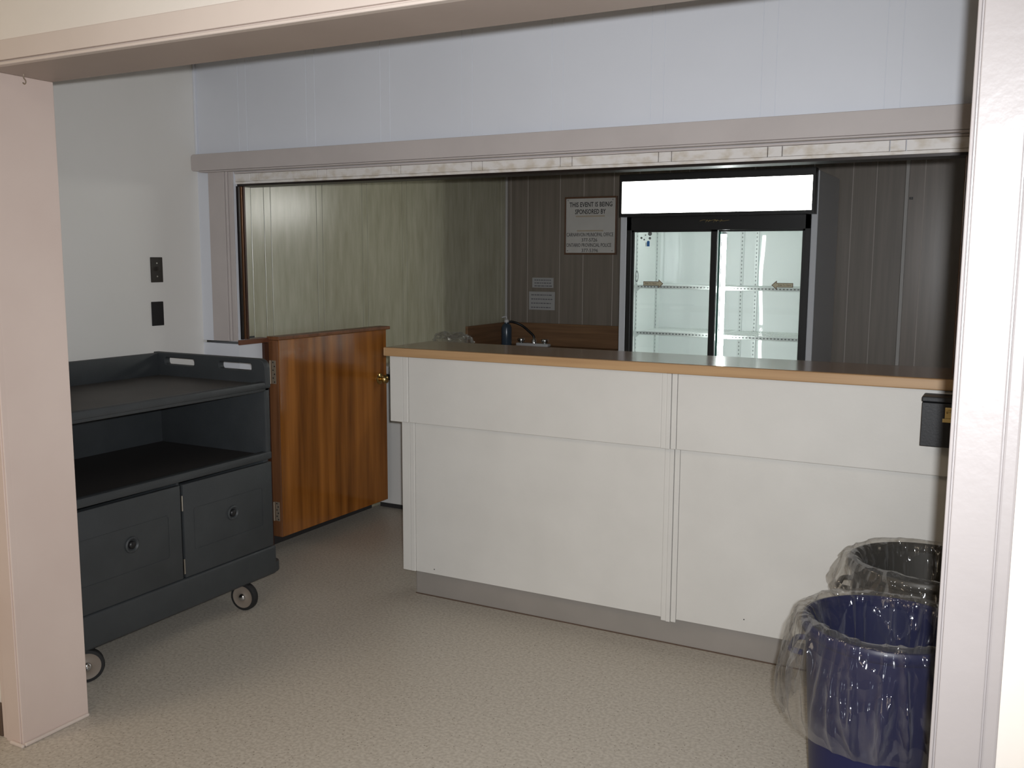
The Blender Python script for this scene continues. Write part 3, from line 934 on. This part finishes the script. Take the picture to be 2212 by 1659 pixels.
for (x, y, ax) in ((-0.532, 0.15, 'x'), (-0.532, 0.52, 'x'), (0.538, 0.15, 'x'), (0.538, 0.52, 'x'), (0.017, FD - 0.064, 'y'), (0.110, FD - 0.064, 'y')):
    q = NB()
    s2 = NB()
    if ax == 'x':
        box(q, x - 0.003, x + 0.003, y - 0.012, y + 0.012, 0.30, 1.74)
        for k in range(56):
            z = 0.33 + 0.025 * k
            box(s2, x - 0.004, x + 0.004, y - 0.003, y + 0.003, z, z + 0.010)
    else:
        box(q, x - 0.012, x + 0.012, y - 0.003, y + 0.003, 0.30, 1.74)
        for k in range(56):
            z = 0.33 + 0.025 * k
            box(s2, x - 0.003, x + 0.003, y - 0.004, y + 0.004, z, z + 0.010)
    p = obj('pilaster', q, 'pilaster', fr)
    obj('slots', s2, 'slot', p)
# upright tube in the middle, unseen fill strip added in the top
tb = obj('tube_lamp', cyl(NB(), (0.047, 0.057, 0.32), (0.047, 0.057, 1.640), 0.0125, n=20), 'tube', fr, smooth=True, label='upright glowing fluorescent tube')
for z in (0.305, 1.640):
    obj('tube_holder', cyl(NB(), (0.047, 0.057, z), (0.047, 0.057, z + 0.020), 0.015, n=16), 'fridge_white', tb, smooth=True)
obj('top_fill_strip', bx(-0.45, 0.45, 0.07, 0.095, 1.712, 1.735, bev=0.003), 'added_fill', fr)
# lit sign
SX = 0.008
b = NB()
sf = [[(SX - 0.571, 1.744), (SX + 0.571, 1.744), (SX + 0.571, 1.994), (SX - 0.571, 1.994)], [(SX - 0.558, 1.764), (SX + 0.556, 1.764), (SX + 0.556, 1.952), (SX - 0.558, 1.952)]]
plate(b, sf, 0.05, facing(0, -0.055, 0))
box(b, SX - 0.571, SX + 0.571, -0.031, 0.0, 1.744, 1.994)
sb = obj('sign_box', b, 'fridge_black', fr, label='black sign box')
obj('sign_panel', bx(SX - 0.560, SX + 0.558, -0.071, -0.066, 1.762, 1.954), 'sign_light', sb, label='glowing blank white sign panel')
# faint gold script mark under the sign
b = NB()
tube(b, smooth_path([(-0.085, -0.0072, 1.716), (-0.06, -0.0072, 1.722), (-0.03, -0.0072, 1.716), (0.0, -0.0072, 1.721), (0.05, -0.0072, 1.715), (0.09, -0.0072, 1.719)], 6), 0.0012, 6)
for (x, h) in ((-0.045, 0.014), (-0.03, 0.010), (0.002, 0.016), (0.016, 0.010), (0.04, 0.014)):
    tube(b, smooth_path([(x - 0.005, -0.0072, 1.716 - h / 2), (x, -0.0072, 1.716), (x + 0.004, -0.0072, 1.716 + h / 2), (x + 0.008, -0.0072, 1.716)], 5), 0.0012, 6)
obj('script_mark', b, 'gold', fr, label='faint gold script mark')

# ------------------------------------------------------------------ sink corner
sc = thing('sink_cabinet', 'white base cabinet under the brown sink counter in the rear left corner', 'cabinet', (BLX + 0.58, 5.90, 0))
obj('side_panel', bx(-0.575, -0.557, -0.255, 0.29, 0.10, 0.828, bev=0.001), 'freezer', sc)
obj('side_panel', bx(0.537, 0.555, -0.255, 0.29, 0.10, 0.828, bev=0.001), 'freezer', sc)
obj('back_panel', bx(-0.557, 0.537, 0.278, 0.29, 0.10, 0.828), 'freezer', sc)
obj('bottom_panel', bx(-0.557, 0.537, -0.255, 0.278, 0.10, 0.118), 'freezer', sc)
obj('front_rail', bx(-0.557, 0.537, -0.255, -0.235, 0.79, 0.828), 'freezer', sc)
obj('kick_board', bx(-0.575, 0.555, -0.20, 0.29, 0.0, 0.101), 'cove_dark', sc)
for a, c, kx in ((-0.565, -0.012, -0.05), (-0.008, 0.545, 0.03)):
    d = obj('door', bx(a, c, -0.273, -0.2555, 0.13, 0.815, bev=0.003), 'freezer', sc)
    obj('door_knob', lathe(NB(), [(0, 0.026), (0.012, 0.024), (0.015, 0.016), (0.007, 0.008), (0.007, 0.0)], 18, (kx, -0.273, 0.70), (0, -1, 0)), 'steel', d, smooth=True)
ct = thing('sink_counter', 'brown laminate sink counter with backsplash in the rear left corner', 'countertop', (BLX + 0.58, 5.90, 0.83))
l = ct.location


def lb(o, x0, x1, y0, y1, z0, z1, bev=0.0, bm=None):
    q = o.location
    return box(bm or NB(), x0 - q.x, x1 - q.x, y0 - q.y, y1 - q.y, z0 - q.z, z1 - q.z, bev=bev)


# worktop with a cut-out for the basin
plate_l = [[(BLX + 0.001 - l.x, 5.61 - l.y), (-2.195 - l.x, 5.61 - l.y), (-2.195 - l.x, BBY - 0.001 - l.y), (BLX + 0.001 - l.x, BBY - 0.001 - l.y)],
           roundrect(-3.15 - l.x, -2.71 - l.x, 5.70 - l.y, 6.00 - l.y, 0.03)]
obj('worktop', plate(NB(), plate_l, 0.034, Matrix.Translation((0, 0, 0.018)), bevel=0.0015), 'sink_laminate', ct)
obj('backsplash', lb(ct, BLX + 0.021, -2.195, BBY - 0.022, BBY - 0.001, 0.8665, 1.028, 0.002), 'sink_laminate', ct)
obj('side_splash', lb(ct, BLX + 0.001, BLX + 0.020, 5.617, BBY - 0.001, 0.8665, 1.026, 0.002), 'sink_laminate', ct)
bs = obj('basin', NB(), 'steel', ct, label='steel basin')
bs.location = (-2.93 - ct.location.x, 5.85 - ct.location.y, 0.867 - ct.location.z)
b = NB()
plate(b, [roundrect(-0.235, 0.235, -0.165, 0.165, 0.035), roundrect(-0.205, 0.205, -0.135, 0.135, 0.03)], 0.004, Matrix.Translation((0, 0, 0.0022)), bevel=0.001)
obj('rim', b, 'steel', bs)
b = NB()
box(b, -0.208, -0.204, -0.138, 0.138, -0.13, 0.0)
box(b, 0.204, 0.208, -0.138, 0.138, -0.13, 0.0)
box(b, -0.204, 0.204, -0.138, -0.134, -0.13, 0.0)
box(b, -0.204, 0.204, 0.134, 0.138, -0.13, 0.0)
box(b, -0.208, 0.208, -0.138, 0.138, -0.134, -0.13)
obj('bowl', b, 'steel', bs)
obj('drain', lathe(NB(), [(0.0, -0.128), (0.028, -0.1285), (0.033, -0.1295)], 20), 'chrome', bs, smooth=True)
fc = thing('faucet', 'chrome two handle tap with black curved spout behind the sink', 'faucet', (-3.052, 6.075, 0.868))
obj('base_plate', bx(-0.128, 0.128, -0.028, 0.028, 0.0, 0.022, bev=0.006), 'pump', fc, smooth=True, label='pale deck plate')
for x in (-0.098, 0.092):
    k = obj('handle', lathe(NB(), [(0.012, 0.020), (0.013, 0.028), (0.026, 0.032), (0.029, 0.044), (0.024, 0.055), (0.0, 0.058)], 20, (x, 0, 0)), 'chrome', fc, smooth=True)
obj('spout_collar', lathe(NB(), [(0.019, 0.020), (0.018, 0.045), (0.012, 0.056), (0.0, 0.058)], 20, (0.006, 0, 0)), 'chrome', fc, smooth=True)
obj('spout', tube(NB(), smooth_path([(0.006, 0, 0.050), (0.0, 0, 0.075), (-0.035, 0, 0.105), (-0.085, -0.005, 0.143), (-0.130, -0.02, 0.164), (-0.168, -0.03, 0.172), (-0.200, -0.045, 0.160)], 6), 0.0085, 12), 'black_plastic', fc, smooth=True, label='black hose like spout')
bt = thing('soap_bottle', 'dark blue grey pump bottle with white top beside the tap', 'bottle', (-3.205, 5.95, 0.868))
obj('body', lathe(NB(), [(0.0, 0.0), (0.034, 0.0), (0.037, 0.006), (0.037, 0.135), (0.030, 0.155), (0.015, 0.166), (0.014, 0.178), (0.0, 0.178)], 26), 'bottle', bt, smooth=True)
pm = obj('pump_head', lathe(NB(), [(0.017, 0.174), (0.017, 0.192), (0.010, 0.196), (0.005, 0.200), (0.005, 0.216), (0.0, 0.216)], 20), 'pump', bt, smooth=True, label='white pump')
obj('nozzle', tube(NB(), [(0.0, 0.0, 0.214), (-0.012, -0.006, 0.214), (-0.030, -0.014, 0.208)], 0.005, 8), 'pump', pm, smooth=True)

# papers and sign on the back wall
for nm, lab, x0, x1, z0, z1, lines in (('paper_notice', 'smaller typed paper notice, upper one under the dark panelling sign', -3.126, -2.955, 1.285, 1.357, 3),
                                       ('paper_notice', 'larger typed paper notice, lower one above the sink backsplash', -3.152, -2.943, 1.124, 1.256, 4)):
    p = thing(nm, lab.replace('under the dark panelling sign', 'above the larger one'), 'notice', ((x0 + x1) / 2, BBY, (z0 + z1) / 2))
    w, h = (x1 - x0) / 2, (z1 - z0) / 2
    obj('sheet', bx(-w, w, -0.0022, -0.0008, -h, h), 'paper', p)
    q = NB()
    rnd = random.Random(int(z0 * 1000))
    for k in range(lines):
        z = h - (k + 0.8) * 2 * h / (lines + 0.4)
        x = -w + 0.018
        while x < w - 0.03:
            d = rnd.uniform(0.008, 0.024)
            box(q, x, min(x + d, w - 0.012), -0.0028, -0.0020, z - 0.0035, z + 0.0035)
            x += d + 0.005
    obj('typing', q, 'ink', p)
sg = thing('event_sign', 'framed white board sign with black hand lettering left of the fridge', 'sign', (-2.667, BBY, 1.727))
obj('board', bx(-0.190, 0.190, -0.014, -0.001, -0.194, 0.190), 'sign_face', sg)
b = NB()
for a in ((-0.198, 0.198, 0.187, 0.199), (-0.198, 0.198, -0.203, -0.191), (-0.198, -0.187, -0.192, 0.188), (0.187, 0.198, -0.192, 0.188)):
    box(b, a[0], a[1], -0.020, -0.001, a[2], a[3], bev=0.002)
obj('frame', b, 'sign_frame', sg, label='thin brown wooden frame')
for body, size, z, w, xc, m in (('THIS EVENT IS BEING', 0.046, 0.143, 0.325, 0.0, 'sign_ink'), ('SPONSORED BY', 0.046, 0.094, 0.232, -0.002, 'sign_ink'),
                                ('CARNARVON MUNICIPAL OFFICE', 0.037, -0.065, 0.355, -0.004, 'sign_ink'), ('377-5726', 0.034, -0.102, 0.118, -0.006, 'sign_ink'),
                                ('ONTARIO PROVINCIAL POLICE', 0.037, -0.138, 0.342, -0.012, 'sign_ink'), ('377-5396', 0.034, -0.175, 0.125, -0.002, 'sign_ink')):
    obj('lettering', text_mesh(NB(), body, size, facing(xc, -0.0146, z), w, 0.0006 if size > 0.04 else 0.0), m, sg)
b = NB()
for z, w in ((0.064, 0.11), (-0.037, 0.10)):
    box(b, -w - 0.003, w - 0.003, -0.0146, -0.0140, z - 0.005, z + 0.005)
obj('faded_band', b, 'sign_faded', sg)
for x in (-0.174, 0.166):
    for z in (0.176, -0.176):
        obj('screw', cyl(NB(), (x, -0.0135, z), (x, -0.0155, z), 0.0035, n=10), 'ink', sg)
ch = thing('wall_hook', 'small dark hook on the brown panelled chase at right', 'hook', (-0.572, 6.0, 1.848))
obj('hook_plate', bx(-0.010, 0.010, -0.003, 0.0, -0.006, 0.008, bev=0.001), 'black_plastic', ch)
obj('hook_arm', tube(NB(), smooth_path([(0, -0.002, 0.002), (0.0, -0.020, -0.004), (0.004, -0.030, 0.004)], 5), 0.003, 8), 'chrome', ch, smooth=True)

# ------------------------------------------------------------------ chest freezer behind the gate
fz = thing('chest_freezer', 'low white chest freezer behind the bar, seen past the open gate', 'freezer', (-2.78, 4.85, 0))
obj('cabinet', bx(-0.555, 0.50, -0.31, 0.31, 0.030, 0.790, bev=0.006), 'freezer', fz)
obj('plinth', bx(-0.54, 0.485, -0.29, 0.29, 0.0, 0.031), 'cove_dark', fz)
ld = obj('lid', bx(-0.558, 0.503, -0.318, 0.312, 0.806, 0.862, bev=0.010), 'freezer', fz, smooth=True)
obj('gasket', bx(-0.545, 0.49, -0.302, 0.30, 0.789, 0.807), 'black_plastic', fz, label='black lid gasket')
obj('lid_handle', bx(-0.47, 0.10, -0.345, -0.312, 0.782, 0.815, bev=0.004), 'black_plastic', ld, label='black lid handle')
# crumpled clear plastic bag lying on it
b = NB()
bmesh.ops.create_icosphere(b, subdivisions=5, radius=1.0)
for v in b.verts:
    c = v.co.copy()
    n1 = abs(noise.noise(c * 1.6 + Vector((3, 1, 2)))) + 0.5 * abs(noise.noise(c * 4.0)) + 0.2 * abs(noise.noise(c * 9.0))
    s = 1.0 - 0.55 * n1
    v.co = Vector((c.x * 0.17 * s, c.y * 0.16 * s, 0.001 + max(0.0, 0.10 + c.z * 0.12 * s)))
pb = obj('plastic_bag', b, 'liner', None, smooth='all')
pb.location = (-2.92, 4.74, 0.862)
pb['label'] = 'crumpled clear plastic bag lying on the white chest freezer'
pb['category'] = 'plastic bag'

# ------------------------------------------------------------------ bins and their liners


def bin_body(name, label, mat, x, y, r, h):
    t = thing(name, label, 'bin', (x, y, 0))
    rb = r * 0.80
    obj('shell', lathe(NB(), [(0.0, 0.0), (rb - 0.01, 0.0), (rb, 0.01), (r - 0.006, h - 0.03), (r - 0.010, h - 0.028), (rb - 0.006, 0.016), (0.0, 0.014)], 56), mat, t, smooth=True)
    obj('rim', lathe(NB(), [(r - 0.010, h - 0.032), (r - 0.001, h - 0.032), (r + 0.004, h - 0.026), (r + 0.004, h - 0.008), (r, h - 0.001), (r - 0.006, h), (r - 0.011, h - 0.006), (r - 0.010, h - 0.032)], 56), mat, t, smooth=True)
    for s in (-1, 1):
        q = NB()
        tube(q, smooth_path([(s * (r * 0.955), -0.055, h - 0.10), (s * (r + 0.022), -0.045, h - 0.10), (s * (r + 0.026), 0.0, h - 0.10), (s * (r + 0.022), 0.045, h - 0.10), (s * (r * 0.955), 0.055, h - 0.10)], 5), 0.008, 8)
        obj('handle', q, mat, t, smooth=True)
    return t


def bin_liner(label, x, y, r, h, drop, flare, seed):
    rb = r * 0.80
    rin = lambda z: rb + (r - 0.012 - rb) * z / h - 0.006
    prof = [(0.001, 0.075, 0.2), (rin(0.07) * 0.6, 0.055, 0.6), (rin(0.08) * 0.95, 0.075, 0.5)]
    for k in range(1, 25):
        z = 0.08 + (h - 0.02 - 0.08) * k / 24
        prof.append((rin(z) - 0.003, z, 1.0 - 0.6 * (k / 24) ** 4))
    prof += [(r - 0.016, h + 0.003, 0.5), (r - 0.009, h + 0.010, 0.4), (r + 0.001, h + 0.014, 0.35), (r + 0.010, h + 0.010, 0.45), (r + 0.015, h + 0.001, 0.55), (r + 0.017, h - 0.008, 0.6)]
    n = 40
    for k in range(1, n + 1):
        t = k / n
        rr = r + 0.018 + flare * math.sin(min(1.0, t * 1.15) * math.pi * 0.58) - 0.5 * flare * max(0.0, (t - 0.78) / 0.22) ** 1.5
        prof.append((rr, h - 0.008 - drop * t, (0.35 + 1.0 * min(1.0, t * 1.8)) * (1.0 - 0.75 * max(0.0, min(1.0, (t - 0.60) / 0.35)))))
    N = 300
    b = bmesh.new()
    ridge = lambda v: max(0.0, 1.0 - abs(noise.noise(v)) * 3.2) ** 2
    rings = []
    for (rr, z, amp) in prof:
        ring = []
        outside = rr > r + 0.002
        for k in range(N):
            a = 2 * math.pi * k / N
            ca, sa = math.cos(a), math.sin(a)
            # sharp pleats that mostly run down the film, a few slanting across, over a slow swell
            pleat = ridge(Vector((ca * 3.4 + 0.5 * z, sa * 3.4, z * 1.6 + seed)))
            slant = ridge(Vector((ca * 2.2 + z * 3.0, sa * 2.2 - z * 2.0, z * 3.0 + seed + 9.0)))
            fine = ridge(Vector((ca * 8.0, sa * 8.0, z * 7.0 + seed + 4.0)))
            swell = noise.noise(Vector((ca * 1.5, sa * 1.5, z * 2.5 + seed + 2.0)))
            d = amp * (0.020 * pleat + 0.016 * slant + 0.005 * fine + 0.014 * swell)
            if outside:
                rad = max(rr + d, r + 0.006)
            else:
                rad = max(rr - abs(d) * 1.6, 0.0005)
            zz = z + 0.008 * noise.noise(Vector((ca * 2.0, sa * 2.0, seed * 2.0)))
            ring.append(b.verts.new((rad * ca, rad * sa, zz)))
        rings.append(ring)
    for p, c in zip(rings, rings[1:]):
        for k in range(N):
            b.faces.new((p[k], p[(k + 1) % N], c[(k + 1) % N], c[k]))
    o = obj('bin_liner', b, 'liner', None, smooth='all')
    o.location = (x, y, 0)
    o['label'] = label
    o['category'] = 'bin liner'
    return o


bin_body('trash_bin', 'round blue plastic bin in front, closest to the camera', 'bin_blue', -0.237, 2.490, 0.203, 0.570)
bin_liner('clear plastic liner hanging far over the rim of the blue bin', -0.237, 2.490, 0.203, 0.570, 0.262, 0.031, 1.3)
bin_body('trash_bin', 'round dark grey bin standing behind the blue one against the bar', 'bin_grey', -0.190, 3.030, 0.215, 0.580)
bin_liner('clear plastic liner folded over the rim of the dark grey bin', -0.190, 3.030, 0.215, 0.580, 0.13, 0.010, 7.7)
